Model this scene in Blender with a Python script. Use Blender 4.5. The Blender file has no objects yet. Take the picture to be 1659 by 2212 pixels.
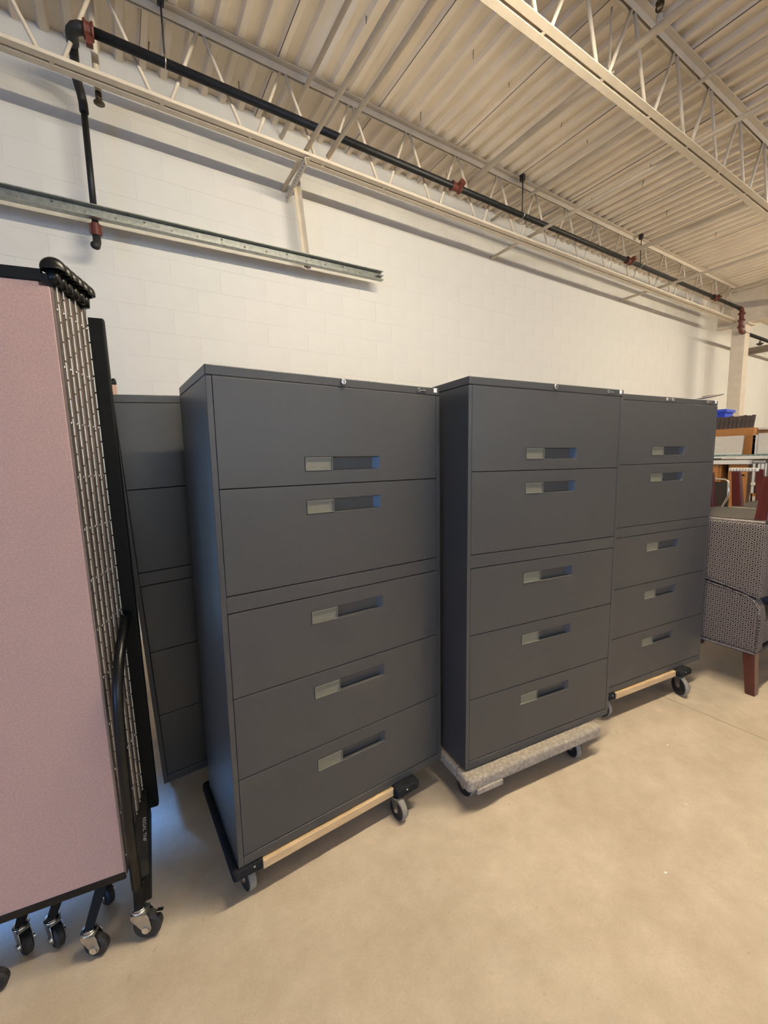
import bpy, bmesh, math, random
from mathutils import Vector, Matrix, Euler
random.seed(7)
D = bpy.data
C = bpy.context.scene.collection
R = math.radians

# ------------------------------------------------------------------ camera
# building axes: X runs along the block wall, Y towards it, Z up (metres)
def camera():
    aw, pitch, roll, h = R(31.9), R(6.9145), R(-1.2805), 1.503
    cp, sp, c, s = math.cos(pitch), math.sin(pitch), math.cos(roll), math.sin(roll)
    r, f, u = Vector((1, 0, 0)), Vector((0, cp, -sp)), Vector((0, sp, cp))
    right, up = c*r + s*u, c*u - s*r
    M = Matrix.Rotation(-aw, 3, 'Z')
    right, up, f = M @ right, M @ up, M @ f
    m = Matrix((right, up, -f)).transposed().to_4x4()
    m.translation = (0, 0, h)
    cd = D.cameras.new('camera'); cd.sensor_fit = 'VERTICAL'; cd.sensor_height = 24
    cd.lens = 907.455/2212*24; cd.clip_start = .02; cd.clip_end = 100
    o = D.objects.new('camera', cd); o.matrix_world = m; C.objects.link(o)
    bpy.context.scene.camera = o
camera()

# ------------------------------------------------------------------ world, light, exposure
sc = bpy.context.scene
w = D.worlds.new('world'); sc.world = w; w.use_nodes = True
w.node_tree.nodes['Background'].inputs[0].default_value = (.52, .72, 1, 1)
w.node_tree.nodes['Background'].inputs[1].default_value = .6
sc.view_settings.view_transform = 'Standard'; sc.view_settings.look = 'None'
sc.view_settings.gamma = 1; sc.view_settings.use_curve_mapping = False
sc.view_settings.exposure = 1.38
TUBE = 150.0          # strength of the fluorescent tubes
WARM = (1.0, .89, .69)
def area(name, loc, rot, sx, sy, power, col):
    l = D.lights.new(name, 'AREA'); l.shape = 'RECTANGLE'; l.size = sx; l.size_y = sy
    l.energy = power; l.color = col
    o = D.objects.new(name, l); o.location = loc; o.rotation_euler = rot; C.objects.link(o)
# daylight: open sky above the yard outside the glazed door, the loading door; plus an added fill behind the camera
area('daylight_sky_over_yard', (-2.6, 9.0, 6.18), (R(-43), 0, R(-12)), 3.0, .9, 6500, (.16, .42, 1))
area('daylight_loading_door', (-8.4, -5.6, 1.3), (0, R(-78), 0), 2.3, 4.4, 140, (.12, .38, 1))

area('front_fill_light', (2.5, -10.1, 2.9), (R(82), 0, 0), 11.0, 1.5, 75, (.78, .88, 1))  # unseen bluish fill, added high up to brighten the cabinet fronts and divider

# ------------------------------------------------------------------ helpers
def tag(o, label=None, cat=None, group=None, kind=None):
    if label: o['label'] = label
    if cat: o['category'] = cat
    if group: o['group'] = group
    if kind: o['kind'] = kind
    return o
def thing(name, label, cat, loc=(0, 0, 0), rot=(0, 0, 0), group=None):
    o = D.objects.new(name, None); o.empty_display_size = .1; C.objects.link(o)
    o.location = loc; o.rotation_euler = rot
    return tag(o, label, cat, group)
def copy(o, parent, loc=None, rot=None):
    c = o.copy(); C.objects.link(c); c.parent = parent
    if loc is not None: c.location = loc
    if rot is not None: c.rotation_euler = rot
    for ch in list(o.children): copy(ch, c)
    return c
class MB:
    def __init__(s): s.bm = bmesh.new()
    def box(s, x0, x1, y0, y1, z0, z1, M=None):
        vs = [s.bm.verts.new(Vector((x, y, z)) if M is None else M @ Vector((x, y, z)))
              for x in (x0, x1) for y in (y0, y1) for z in (z0, z1)]
        for f in ((0, 1, 3, 2), (4, 6, 7, 5), (0, 4, 5, 1), (2, 3, 7, 6), (0, 2, 6, 4), (1, 5, 7, 3)):
            s.bm.faces.new([vs[i] for i in f])
        return s
    def frame(s, a, b):
        d = (b-a).normalized()
        u = d.orthogonal().normalized() if abs(d.z) > .9 else d.cross(Vector((0, 0, 1))).normalized()
        return u, d.cross(u).normalized()
    def tube(s, pts, r, n=12, cap=True):
        pts = [Vector(p) for p in pts]; rings = []
        rr = r if isinstance(r, (list, tuple)) else [r]*len(pts)
        u = None
        for i, p in enumerate(pts):
            d = (pts[min(i+1, len(pts)-1)] - pts[max(i-1, 0)]).normalized()
            if u is None:
                u = d.orthogonal().normalized()
            else:
                u = (u - d*u.dot(d)).normalized()
            v = d.cross(u)
            rings.append([s.bm.verts.new(p + rr[i]*(math.cos(2*math.pi*k/n)*u + math.sin(2*math.pi*k/n)*v)) for k in range(n)])
        for a, b in zip(rings, rings[1:]):
            for k in range(n): s.bm.faces.new((a[k], a[(k+1) % n], b[(k+1) % n], b[k]))
        if cap:
            s.bm.faces.new(rings[0][::-1]); s.bm.faces.new(rings[-1])
        return s
    def prism(s, poly, axis, t0, t1, M=None):
        # poly: 2-D outline; axis 'x','y','z' is the extrusion axis
        def P(a, b, t):
            v = {'x': (t, a, b), 'y': (a, t, b), 'z': (a, b, t)}[axis]
            return Vector(v) if M is None else M @ Vector(v)
        A = [s.bm.verts.new(P(a, b, t0)) for a, b in poly]; B = [s.bm.verts.new(P(a, b, t1)) for a, b in poly]
        n = len(poly)
        for i in range(n): s.bm.faces.new((A[i], A[(i+1) % n], B[(i+1) % n], B[i]))
        s.bm.faces.new(A[::-1]); s.bm.faces.new(B)
        return s
    def ell(s, c, rx, ry, rz, nu=16, nv=10, v0=-90, v1=90):
        rows = []
        for j in range(nv+1):
            t = R(v0 + (v1-v0)*j/nv)
            rows.append([s.bm.verts.new((c[0]+rx*math.cos(t)*math.cos(2*math.pi*k/nu), c[1]+ry*math.cos(t)*math.sin(2*math.pi*k/nu), c[2]+rz*math.sin(t))) for k in range(nu)])
        for a, b in zip(rows, rows[1:]):
            for k in range(nu): s.bm.faces.new((a[k], a[(k+1) % nu], b[(k+1) % nu], b[k]))
        bmesh.ops.remove_doubles(s.bm, verts=s.bm.verts, dist=1e-6)
        return s
    def build(s, name, mat, parent=None, loc=None, rot=None, bevel=0, smooth=False, seg=2):
        bmesh.ops.recalc_face_normals(s.bm, faces=s.bm.faces)
        me = D.meshes.new(name); s.bm.to_mesh(me); s.bm.free()
        me.materials.append(mat)
        if smooth:
            for p in me.polygons: p.use_smooth = True
        return link(name, me, parent, loc, rot, bevel, seg)
def link(name, me, parent=None, loc=None, rot=None, bevel=0, seg=2):
    o = D.objects.new(name, me); C.objects.link(o); o.parent = parent
    if loc is not None: o.location = loc
    if rot is not None: o.rotation_euler = rot
    if bevel:
        b = o.modifiers.new('bevel', 'BEVEL'); b.width = bevel; b.segments = seg; b.limit_method = 'ANGLE'; b.angle_limit = R(40)
    return o
def text(name, body, size, mat, parent, loc, rot, depth=.0004):
    cu = D.curves.new(name, 'FONT'); cu.body = body; cu.size = size; cu.extrude = depth
    cu.align_x = 'CENTER'; cu.align_y = 'CENTER'
    t = D.objects.new(name, cu); C.objects.link(t)
    me = D.meshes.new_from_object(t.evaluated_get(bpy.context.evaluated_depsgraph_get()))
    D.objects.remove(t); D.curves.remove(cu)
    me.name = name; me.materials.clear(); me.materials.append(mat)
    return link(name, me, parent, loc, rot)

# ------------------------------------------------------------------ materials
def mat(name, col, rough=.5, metal=0, var=.0, scale=8.0, bump=0.0, bscale=60.0, spec=.5, col2=None, stretch=None, coat=0):
    m = D.materials.new(name); m.use_nodes = True; nt = m.node_tree; b = nt.nodes['Principled BSDF']
    b.inputs['Base Color'].default_value = (*col, 1); b.inputs['Roughness'].default_value = rough
    b.inputs['Metallic'].default_value = metal; b.inputs['Specular IOR Level'].default_value = spec
    if coat: b.inputs['Coat Weight'].default_value = coat
    tc = nt.nodes.new('ShaderNodeTexCoord'); src = tc.outputs['Object']
    if stretch:
        mp = nt.nodes.new('ShaderNodeMapping'); mp.inputs['Scale'].default_value = stretch
        nt.links.new(src, mp.inputs[0]); src = mp.outputs[0]
    if var or col2:
        n = nt.nodes.new('ShaderNodeTexNoise'); n.inputs['Scale'].default_value = scale; n.inputs['Detail'].default_value = 6
        n.inputs['Roughness'].default_value = .62
        cr = nt.nodes.new('ShaderNodeValToRGB')
        c2 = col2 or tuple(min(1, x*(1-var)) for x in col); c1 = col if col2 else tuple(min(1, x*(1+var)) for x in col)
        cr.color_ramp.elements[0].position = .32; cr.color_ramp.elements[0].color = (*c2, 1)
        cr.color_ramp.elements[1].position = .68; cr.color_ramp.elements[1].color = (*c1, 1)
        nt.links.new(src, n.inputs['Vector']); nt.links.new(n.outputs[0], cr.inputs[0]); nt.links.new(cr.outputs[0], b.inputs['Base Color'])
    if bump:
        n2 = nt.nodes.new('ShaderNodeTexNoise'); n2.inputs['Scale'].default_value = bscale; n2.inputs['Detail'].default_value = 4
        bp = nt.nodes.new('ShaderNodeBump'); bp.inputs['Strength'].default_value = bump; bp.inputs['Distance'].default_value = .004
        nt.links.new(src, n2.inputs['Vector']); nt.links.new(n2.outputs[0], bp.inputs['Height']); nt.links.new(bp.outputs[0], b.inputs['Normal'])
    return m
def emit(name, col, k):
    m = D.materials.new(name); m.use_nodes = True; nt = m.node_tree; nt.nodes.clear()
    e = nt.nodes.new('ShaderNodeEmission'); e.inputs[0].default_value = (*col, 1); e.inputs[1].default_value = k
    o = nt.nodes.new('ShaderNodeOutputMaterial'); nt.links.new(e.outputs[0], o.inputs[0]); return m
def concrete():
    m = mat('polished_concrete', (.42, .36, .29), .42, var=.0, bump=.05, bscale=90, spec=.45)
    nt = m.node_tree; b = nt.nodes['Principled BSDF']; tc = nt.nodes['Texture Coordinate']
    def noise(sc_, det, lo, hi, c0, c1):
        n = nt.nodes.new('ShaderNodeTexNoise'); n.inputs['Scale'].default_value = sc_; n.inputs['Detail'].default_value = det; n.inputs['Roughness'].default_value = .65
        r = nt.nodes.new('ShaderNodeValToRGB'); r.color_ramp.elements[0].position = lo; r.color_ramp.elements[1].position = hi
        r.color_ramp.elements[0].color = (*c0, 1); r.color_ramp.elements[1].color = (*c1, 1)
        nt.links.new(tc.outputs['Object'], n.inputs['Vector']); nt.links.new(n.outputs[0], r.inputs[0]); return r.outputs[0], n.outputs[0]
    def mix(a, bb, f, mode):
        x = nt.nodes.new('ShaderNodeMix'); x.data_type = 'RGBA'; x.blend_type = mode; x.inputs[0].default_value = f
        nt.links.new(a, x.inputs[6]); nt.links.new(bb, x.inputs[7]); return x.outputs[2]
    big, nb = noise(1.7, 6, .35, .68, (.60, .49, .36), (.73, .605, .46))
    med, _ = noise(9, 8, .3, .72, (.74, .72, .69), (1.0, 1.0, 1.0))
    fine, _ = noise(140, 3, .3, .7, (.84, .84, .84), (1, 1, 1))
    spot, _ = noise(23, 4, .66, .74, (1, 1, 1), (.62, .56, .50))
    c = mix(mix(mix(big, med, .8, 'MULTIPLY'), fine, .7, 'MULTIPLY'), spot, .6, 'MULTIPLY')
    nt.links.new(c, b.inputs['Base Color'])
    mr = nt.nodes.new('ShaderNodeMapRange'); mr.inputs[3].default_value = .34; mr.inputs[4].default_value = .55
    nt.links.new(nb, mr.inputs[0]); nt.links.new(mr.outputs[0], b.inputs['Roughness'])
    return m
def wood(name, c1, c2, rough=.45, stretch=(1, 18, 18)):
    return mat(name, c1, rough, col2=c2, scale=5, stretch=stretch)
def fabric_rings():
    m = D.materials.new('ring_pattern_fabric'); m.use_nodes = True; nt = m.node_tree; b = nt.nodes['Principled BSDF']
    b.inputs['Roughness'].default_value = .9; b.inputs['Specular IOR Level'].default_value = .2
    N = nt.nodes.new; L = nt.links.new
    tc = N('ShaderNodeTexCoord'); sp = N('ShaderNodeSeparateXYZ'); L(tc.outputs['Object'], sp.inputs[0])
    def mth(op, a, c=None, k=None):
        n = N('ShaderNodeMath'); n.operation = op
        L(a, n.inputs[0]) if not isinstance(a, float) else None
        if c is not None: L(c, n.inputs[1])
        if k is not None: n.inputs[1].default_value = k
        return n.outputs[0]
    P = .0255
    u = mth('DIVIDE', mth('ADD', sp.outputs[0], sp.outputs[1]), k=P); v = mth('DIVIDE', sp.outputs[2], k=P*.86)
    row = mth('FLOOR', v); off = mth('MULTIPLY', mth('MODULO', mth('ABSOLUTE', row), k=2.0), k=.5)
    fu = mth('SUBTRACT', mth('FRACT', mth('ADD', u, off)), k=.5); fv = mth('MULTIPLY', mth('SUBTRACT', mth('FRACT', v), k=.5), k=.86)
    d = mth('SQRT', mth('ADD', mth('MULTIPLY', fu, fu), mth('MULTIPLY', fv, fv)))
    r = N('ShaderNodeValToRGB'); r.color_ramp.interpolation = 'LINEAR'; L(d, r.inputs[0])
    e = r.color_ramp.elements; e[0].position = .10; e[0].color = (.022, .014, .016, 1); e[1].position = .5; e[1].color = (.12, .098, .088, 1)
    for p_, c_ in ((.19, (.03, .02, .022, 1)), (.25, (.37, .31, .27, 1)), (.36, (.30, .25, .22, 1)), (.42, (.10, .082, .075, 1))):
        x = e.new(p_); x.color = c_
    n = N('ShaderNodeTexNoise'); n.inputs['Scale'].default_value = 45; n.inputs['Detail'].default_value = 3; L(tc.outputs['Object'], n.inputs['Vector'])
    mx = N('ShaderNodeMix'); mx.data_type = 'RGBA'; mx.blend_type = 'MULTIPLY'; mx.inputs[0].default_value = .45
    L(r.outputs[0], mx.inputs[6]); L(n.outputs[0], mx.inputs[7]); L(mx.outputs[2], b.inputs['Base Color'])
    return m
M = {}
M['cab'] = mat('charcoal_enamel', (.056, .055, .055), .36, var=.05, scale=160, bump=.05, bscale=420, spec=.5)
M['cabin'] = mat('dark_interior', (.012, .012, .013), .6)
M['recess'] = mat('pull_recess_enamel', (.055, .053, .053), .35, var=.04, scale=120)
M['label'] = mat('grey_label_plastic', (.18, .17, .128), .35, var=.05, scale=60)
M['chrome'] = mat('chrome', (.75, .74, .72), .18, 1, var=.05, scale=30)
M['zinc'] = mat('zinc_plate', (.52, .50, .46), .34, 1, var=.12, scale=40)
M['galv'] = mat('galvanised_steel', (.32, .33, .305), .42, .85, var=.22, scale=26)
M['sticker'] = mat('white_paper', (.86, .86, .84), .7, var=.02, scale=30)
M['badge'] = mat('black_badge', (.012, .012, .012), .3, var=.1, scale=50)
M['ink'] = mat('silver_lettering', (.42, .41, .38), .5, var=.03, scale=50)
M['wall'] = mat('painted_block', (.665, .645, .60), .62, var=.02, scale=3, bump=.12, bscale=160, spec=.3)
M['mortar'] = mat('painted_mortar', (.65, .63, .585), .75, var=.03, scale=14, bump=.2, bscale=120, spec=.2)
M['deck'] = mat('painted_deck', (.74, .645, .52), .6, var=.05, scale=3.5, bump=.05, bscale=60, spec=.3)
M['steel'] = mat('painted_joist_steel', (.62, .54, .43), .5, var=.07, scale=9, bump=.06, bscale=70, spec=.35)
M['pipe'] = mat('black_iron_pipe', (.012, .012, .012), .45, .1, var=.25, scale=14, spec=.4)
M['red'] = mat('red_oxide_fitting', (.115, .026, .016), .5, var=.25, scale=30)
M['brass'] = mat('dull_brass', (.10, .075, .045), .4, .8, var=.1, scale=40)
M['pink'] = mat('dusty_rose_fabric', (.58, .375, .312), .9, var=.10, scale=170, bump=.35, bscale=400, spec=.15)
M['black'] = mat('black_plastic', (.006, .006, .006), .32, var=.1, scale=40, spec=.35)
M['blackm'] = mat('black_matte_steel', (.004, .004, .004), .55, var=.15, scale=30, spec=.22)
M['hinge'] = mat('silver_hinge', (.62, .60, .56), .4, .6, var=.12, scale=80)
M['hingeleaf'] = mat('dark_hinge_leaf', (.085, .066, .055), .55, .3, var=.25, scale=60)
M['seam'] = mat('brown_edge_trim', (.24, .175, .145), .7, var=.12, scale=50)
M['rubber'] = mat('dark_rubber', (.018, .017, .017), .55, var=.15, scale=40)
M['tread'] = mat('grey_rubber_tread', (.25, .225, .19), .75, var=.12, scale=50)
M['pine'] = wood('pale_pine', (.72, .52, .29), (.58, .38, .19), .5, (2, 22, 22))
M['blackcarpet'] = mat('black_carpet', (.022, .022, .024), .95, var=.3, scale=160, bump=.9, bscale=240, spec=.1)
M['beigecarpet'] = mat('beige_carpet', (.47, .40, .32), .95, col2=(.27, .23, .185), scale=70, bump=1.0, bscale=170, spec=.1)
M['fabric'] = fabric_rings()
M['cambric'] = mat('dark_dust_cover', (.055, .045, .038), .85, col2=(.032, .027, .024), scale=9, bump=.5, bscale=14, stretch=(1, 5, 1))
M['mahog'] = wood('mahogany', (.105, .020, .014), (.060, .011, .009), .3, (10, 10, 2))
M['welt'] = mat('frayed_welt', (.36, .30, .25), .95, var=.3, scale=60, bump=.8, bscale=120)
M['orange'] = wood('orange_veneer', (.52, .225, .062), (.42, .17, .042), .42, (2, 3, 14))
M['cream'] = mat('cream_laminate', (.80, .72, .585), .5, col2=(.72, .62, .50), scale=6, stretch=(1, 2, 14))
M['white'] = mat('white_laminate', (.84, .80, .70), .4, var=.02, scale=6)
M['glass'] = mat('green_glass_edge', (.05, .12, .085), .12, col2=(.42, .52, .42), scale=9, stretch=(1, 3, 1))
M['blue'] = mat('blue_plastic', (.035, .075, .52), .35, var=.15, scale=14)
M['brown'] = mat('brown_carpet_board', (.115, .080, .062), .85, col2=(.070, .050, .042), scale=18, bump=.3, bscale=120)
M['bluegrey'] = mat('blue_grey_enamel', (.155, .165, .185), .45, var=.06, scale=10)
M['leather'] = mat('black_vinyl', (.020, .014, .013), .45, var=.15, scale=14, bump=.1, bscale=60)
M['grey'] = mat('grey_plastic', (.40, .37, .33), .45, var=.06, scale=20)
M['lens'] = emit('lit_tube', WARM, TUBE)
M['floor'] = concrete()
M['clear'] = D.materials.new('door_glass'); M['clear'].use_nodes = True
_nt = M['clear'].node_tree; _nt.nodes.clear()
_t = _nt.nodes.new('ShaderNodeBsdfTransparent'); _t.inputs[0].default_value = (.88, .95, 1, 1)
_g = _nt.nodes.new('ShaderNodeBsdfGlossy'); _g.inputs['Roughness'].default_value = .02
_f = _nt.nodes.new('ShaderNodeFresnel'); _m = _nt.nodes.new('ShaderNodeMixShader'); _o = _nt.nodes.new('ShaderNodeOutputMaterial')
_nt.links.new(_f.outputs[0], _m.inputs[0]); _nt.links.new(_t.outputs[0], _m.inputs[1]); _nt.links.new(_g.outputs[0], _m.inputs[2]); _nt.links.new(_m.outputs[0], _o.inputs[0])

# ------------------------------------------------------------------ the shell of the building
ZD = 4.62                      # underside of the deck ribs
X0, X1, Y0, YW = -8.0, 19.0, -10.0, 4.15
def struct(o): return tag(o, kind='structure')
# floor: slabs cut by saw joints
fl = D.objects.new('floor', None); C.objects.link(fl); struct(fl)
xs, ys = [X0, -3.33, 2.767, 8.86, 14.96, X1], [Y0, -4.6, YW]
for a, b in zip(xs, xs[1:]):
    for c, d in zip(ys, ys[1:]):
        g = .0016
        mb = MB(); mb.box(a+g, b-g, c+g, d-g, -.12, 0); mb.build('slab', M['floor'], fl)
MB().box(X0, X1, Y0, YW+.2, -.2, -.02).build('joint_bed', mat('joint_filler', (.05, .043, .036), .8, var=.1), fl)
# block wall with a doorway (door hidden from here by the folding divider)
wb = D.objects.new('wall_back', None); C.objects.link(wb); struct(wb)
DX0, DX1, DZ = -1.95, -.35, 2.06
wm = MB(); y0 = YW+.0011
wm.box(X0, DX0, y0, YW+.2, 0, 4.9).box(DX1, X1, y0, YW+.2, 0, 4.9).box(DX0, DX1, y0, YW+.2, DZ, 4.9)
wm.build('mortar_bed', M['mortar'], wb)
BL, BH, JT = .4064, .2032, .0024
def block_mesh(x0, x1, z0, z1, name):
    m = MB(); b = .0010
    m.box(x0, x1, YW+.0014, YW+.02, z0, z1)
    # front face drawn in to a soft arris
    A = [(x0, z0), (x1, z0), (x1, z1), (x0, z1)]
    Bq = [(x0+b, z0+b), (x1-b, z0+b), (x1-b, z1-b), (x0+b, z1-b)]
    va = [m.bm.verts.new((x, YW+.0014, z)) for x, z in A]; vb = [m.bm.verts.new((x, YW, z)) for x, z in Bq]
    for i in range(4): m.bm.faces.new((va[i], va[(i+1) % 4], vb[(i+1) % 4], vb[i]))
    m.bm.faces.new(vb); bmesh.ops.recalc_face_normals(m.bm, faces=m.bm.faces)
    me = D.meshes.new(name); m.bm.to_mesh(me); m.bm.free(); me.materials.append(M['wall']); return me
bme = block_mesh(JT/2, BL-JT/2, JT/2, BH-JT/2, 'block')
rest = MB(); cnt = 0
ZB = 2.42 - 12*BH
for k in range(0, 24):
    z = ZB + k*BH
    if z+BH > 4.78: continue
    off = .093 if (k % 2) else .093+BL/2
    i0 = math.floor((X0-off)/BL)
    for i in range(i0, int((X1-off)/BL)+1):
        x = off + i*BL
        if z < DZ and x+BL > DX0-.06 and x < DX1+.06: continue
        if z < 0: continue
        near = (-.85 < x < 8.0 and 1.75 < z)
        if near and cnt < 300:
            link('block', bme, wb, (x, random.uniform(-.0008, .0004), z)); cnt += 1
        else:
            rest.box(x+JT/2, x+BL-JT/2, YW, YW+.01, z+JT/2, z+BH-JT/2)
o = rest.build('block_far', M['wall'], wb); o['kind'] = 'stuff'
# other walls
lw = MB(); lw.box(X0-.2, X0, Y0, -8.0, 0, 4.9).box(X0-.2, X0, -3.2, YW+.2, 0, 4.9).box(X0-.2, X0, -8.0, -3.2, 2.6, 4.9)
struct(lw.build('wall_left', M['wall']))
struct(MB().box(X1, X1+.2, Y0, YW+.2, 0, 4.9).build('wall_right', M['wall']))
struct(MB().box(X0, -3.2, Y0-.2, Y0, 0, 4.9).box(8.2, X1, Y0-.2, Y0, 0, 4.9).box(-3.2, 8.2, Y0-.2, Y0, 0, 2.1).box(-3.2, 8.2, Y0-.2, Y0, 3.7, 4.9).build('wall_front', M['wall']))  # band left open in the front wall for the added fill light
# glazed door in the block wall
dr = D.objects.new('door_1', None); C.objects.link(dr); struct(dr); dr.location = (0, YW, 0)
fm = MB(); fm.box(DX0, DX0+.06, 0, .14, 0, DZ).box(DX1-.06, DX1, 0, .14, 0, DZ).box(DX0+.06, DX1-.06, 0, .14, DZ-.06, DZ).box(-1.18, -1.12, .02, .12, .0, DZ-.06)
fm.build('door_frame', M['blackm'], dr)
for a, b in ((DX0+.06, -1.18), (-1.12, DX1-.06)):
    MB().box(a, b, .06, .066, .02, DZ-.06).build('glass_pane', M['clear'], dr)
# roof deck: ribbed sheets 36 inches wide, ribs running towards the block wall
ce = D.objects.new('ceiling', None); C.objects.link(ce); struct(ce)
pit = .1524; prof = []
for r_ in range(6):
    x = r_*pit
    prof += [(x+.002 if r_ == 0 else x, ZD), (x+.045, ZD), (x+.062, ZD+.038), (x+.135, ZD+.038)]
prof += [(6*pit-.017, ZD+.038), (6*pit-.001, ZD+.004)]
prof = [p_ for i, p_ in enumerate(prof) if i == 0 or p_ != prof[i-1]]
dm = MB(); top = [(x, z+.006) for x, z in prof]
A = [dm.bm.verts.new((x, Y0, z)) for x, z in prof]; B = [dm.bm.verts.new((x, YW+.02, z)) for x, z in prof]
for i in range(len(prof)-1): dm.bm.faces.new((A[i], A[i+1], B[i+1], B[i]))
bmesh.ops.recalc_face_normals(dm.bm, faces=dm.bm.faces)
dme = D.meshes.new('deck_sheet'); dm.bm.to_mesh(dme); dm.bm.free(); dme.materials.append(M['deck'])
for i in range(-10, 20):
    link('deck_sheet', dme, ce, (1.3+i*.9144, 0, random.uniform(-.001, .001)))
MB().box(X0-.2, X1+.2, Y0-.2, YW+.3, ZD+.06, ZD+.2).build('roof_board', mat('roof_board', (.05, .045, .04), .8, var=.1), ce)
# fasteners whose points come through the deck
sp = MB()
pts = [(2.578, 2.685), (3.031, 2.734), (3.792, 2.767), (4.202, 2.78), (5.122, 2.624), (5.121, 3.308), (5.398, 2.842), (2.592, 3.376), (1.75, 2.9), (1.1, 3.9), (.45, 3.9), (6.3, 3.0), (6.9, 2.4), (4.6, 1.3), (5.6, 1.2), (7.5, 2.9), (3.3, 3.85), (4.7, 3.9)]
for x, y in pts:
    t = Vector((random.uniform(-.012, .012), random.uniform(-.012, .012), -.075))
    b = Vector((x, y, ZD+.036)); sp.tube([b, b+t], [.0035, .0022], 6)
o = sp.build('fastener_tip', M['rubber'], ce); o['kind'] = 'stuff'

# ------------------------------------------------------------------ steel: joists, girder, column
def joist(yc, sb, st, label):
    t = thing('roof_joist', label, 'joist', (0, yc, 0), group=None)
    xa, xb = -2.6, 10.3
    for s in (-1, 1):
        g = .009*s
        def L(z0, zf, flip):
            m = MB()
            m.box(xa, xb, min(g, g+.051*s), max(g, g+.051*s), zf, zf+.006)
            m.box(xa, xb, min(g, g+.006*s), max(g, g+.006*s), z0, z0+.05)
            return m
        L(4.006, 4.0, 0).build('bottom_chord', M['steel'], t, bevel=.0015, seg=1)
        L(4.562, 4.612, 0).build('top_chord', M['steel'], t, bevel=.0015, seg=1)
    rod = {}
    k = int((xa-sb)/.607)
    while True:
        b0 = sb+k*.607
        if b0 > xb-.1: break
        a0 = st+k*.607
        for (p_, q) in (((b0+.055, 4.03), (a0-.022, 4.565)), ((a0+.022, 4.565), (b0+.607-.055, 4.03))):
            if p_[0] < xa or q[0] > xb: continue
            MB().tube([(p_[0], 0, p_[1]), (q[0], 0, q[1])], .0125, 10).build('web_rod', M['steel'], t, smooth=True)
        MB().box(b0-.012, b0+.012, -.0085, .0085, 4.0, 4.045).build('chord_spacer', M['steel'], t)
        k += 1
    return t
joist(3.546, .458, .744, 'cream open-web steel joist nearest the block wall, behind the black pipe')
joist(1.858, .522, .862, 'cream open-web steel joist crossing the upper right corner, farther from the wall')
# bridging rods between joists, tied to the wall
def rodthing(name, label, a, b, r, cat='rod', group=None, mt='steel'):
    t = MB().tube([a, b], r, 12).build(name, M[mt], smooth=True); return tag(t, label, cat, group)
Yn = -3.0
rodthing('bridging_rod', 'round cream bridging rod at bottom chord height, left one of the close pair', (1.53, YW, 4.078), (1.53, Yn, 4.078), .019)
rodthing('bridging_rod', 'round cream bridging rod at bottom chord height, right one of the close pair', (1.716, YW-.62, 4.078), (1.716, Yn, 4.078), .019)
rodthing('bridging_rod', 'cream bridging rod high under the deck, passing left of the close pair', (1.54, YW, 4.535), (1.54, Yn, 4.535), .019)
rodthing('bridging_rod', 'cream bridging rod crossing the middle of the ceiling and reaching the wall', (4.30, YW, 4.078), (4.30, Yn, 4.078), .019)
rodthing('bridging_rod', 'cream bridging rod high under the deck above the middle of the ceiling', (4.30, YW, 4.535), (4.30, Yn, 4.535), .016)
rodthing('bridging_rod', 'cream bridging rod toward the right end of the near joist, reaching the wall', (7.32, YW, 4.078), (7.32, Yn, 4.078), .019)
# girder and column at the far end of the bay
t = thing('steel_girder', 'cream steel girder across the far end of the joists', 'beam', (10.42, 0, 0))
MB().box(-.1, .1, -9.5, 3.9, 3.96, 3.975).build('flange', M['steel'], t)
MB().box(-.1, .1, -9.5, 3.9, 4.585, 4.60).build('flange', M['steel'], t)
MB().box(-.006, .006, -9.5, 3.9, 3.975, 4.585).build('web_plate', M['steel'], t)
for y in (3.0, 1.858, .2): MB().box(-.095, -.006, y-.006, y+.006, 3.975, 4.585).build('stiffener', M['steel'], t)
t = thing('steel_column', 'square cream steel column standing by the wall at the far right', 'column', (10.45, 3.52, 0))
MB().box(-.11, .11, -.11, .11, .02, 3.94).build('shaft', M['steel'], t, bevel=.008)
MB().box(-.17, .17, -.17, .17, 3.94, 3.96).build('cap_plate', M['steel'], t)
MB().box(-.19, .19, -.19, .19, 0, .02).build('base_plate', M['steel'], t)
tag(MB().box(12.75, 12.95, 1.0, 4.15, 3.82, 3.945).build('bulkhead_beam', mat('tan_timber', (.21, .17, .125), .6, var=.1)), 'tan beam running out from the wall beyond the column', 'beam')

# ------------------------------------------------------------------ sprinkler pipes
PY, PZ = 3.44, 4.195
def ring(m, c, ax, R0, r, n=20):
    ax = Vector(ax).normalized(); u = ax.orthogonal().normalized(); v = ax.cross(u)
    pts = [Vector(c)+R0*(math.cos(2*math.pi*k/n)*u+math.sin(2*math.pi*k/n)*v) for k in range(n+1)]
    m.tube(pts, r, 6, False)
t = thing('sprinkler_main', 'long black sprinkler pipe running along the near joist', 'pipe', (0, PY, PZ))
MB().tube([(.06, 0, 0), (10.1, 0, 0)], .029, 20).build('pipe_run', M['pipe'], t, smooth=True)
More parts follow.
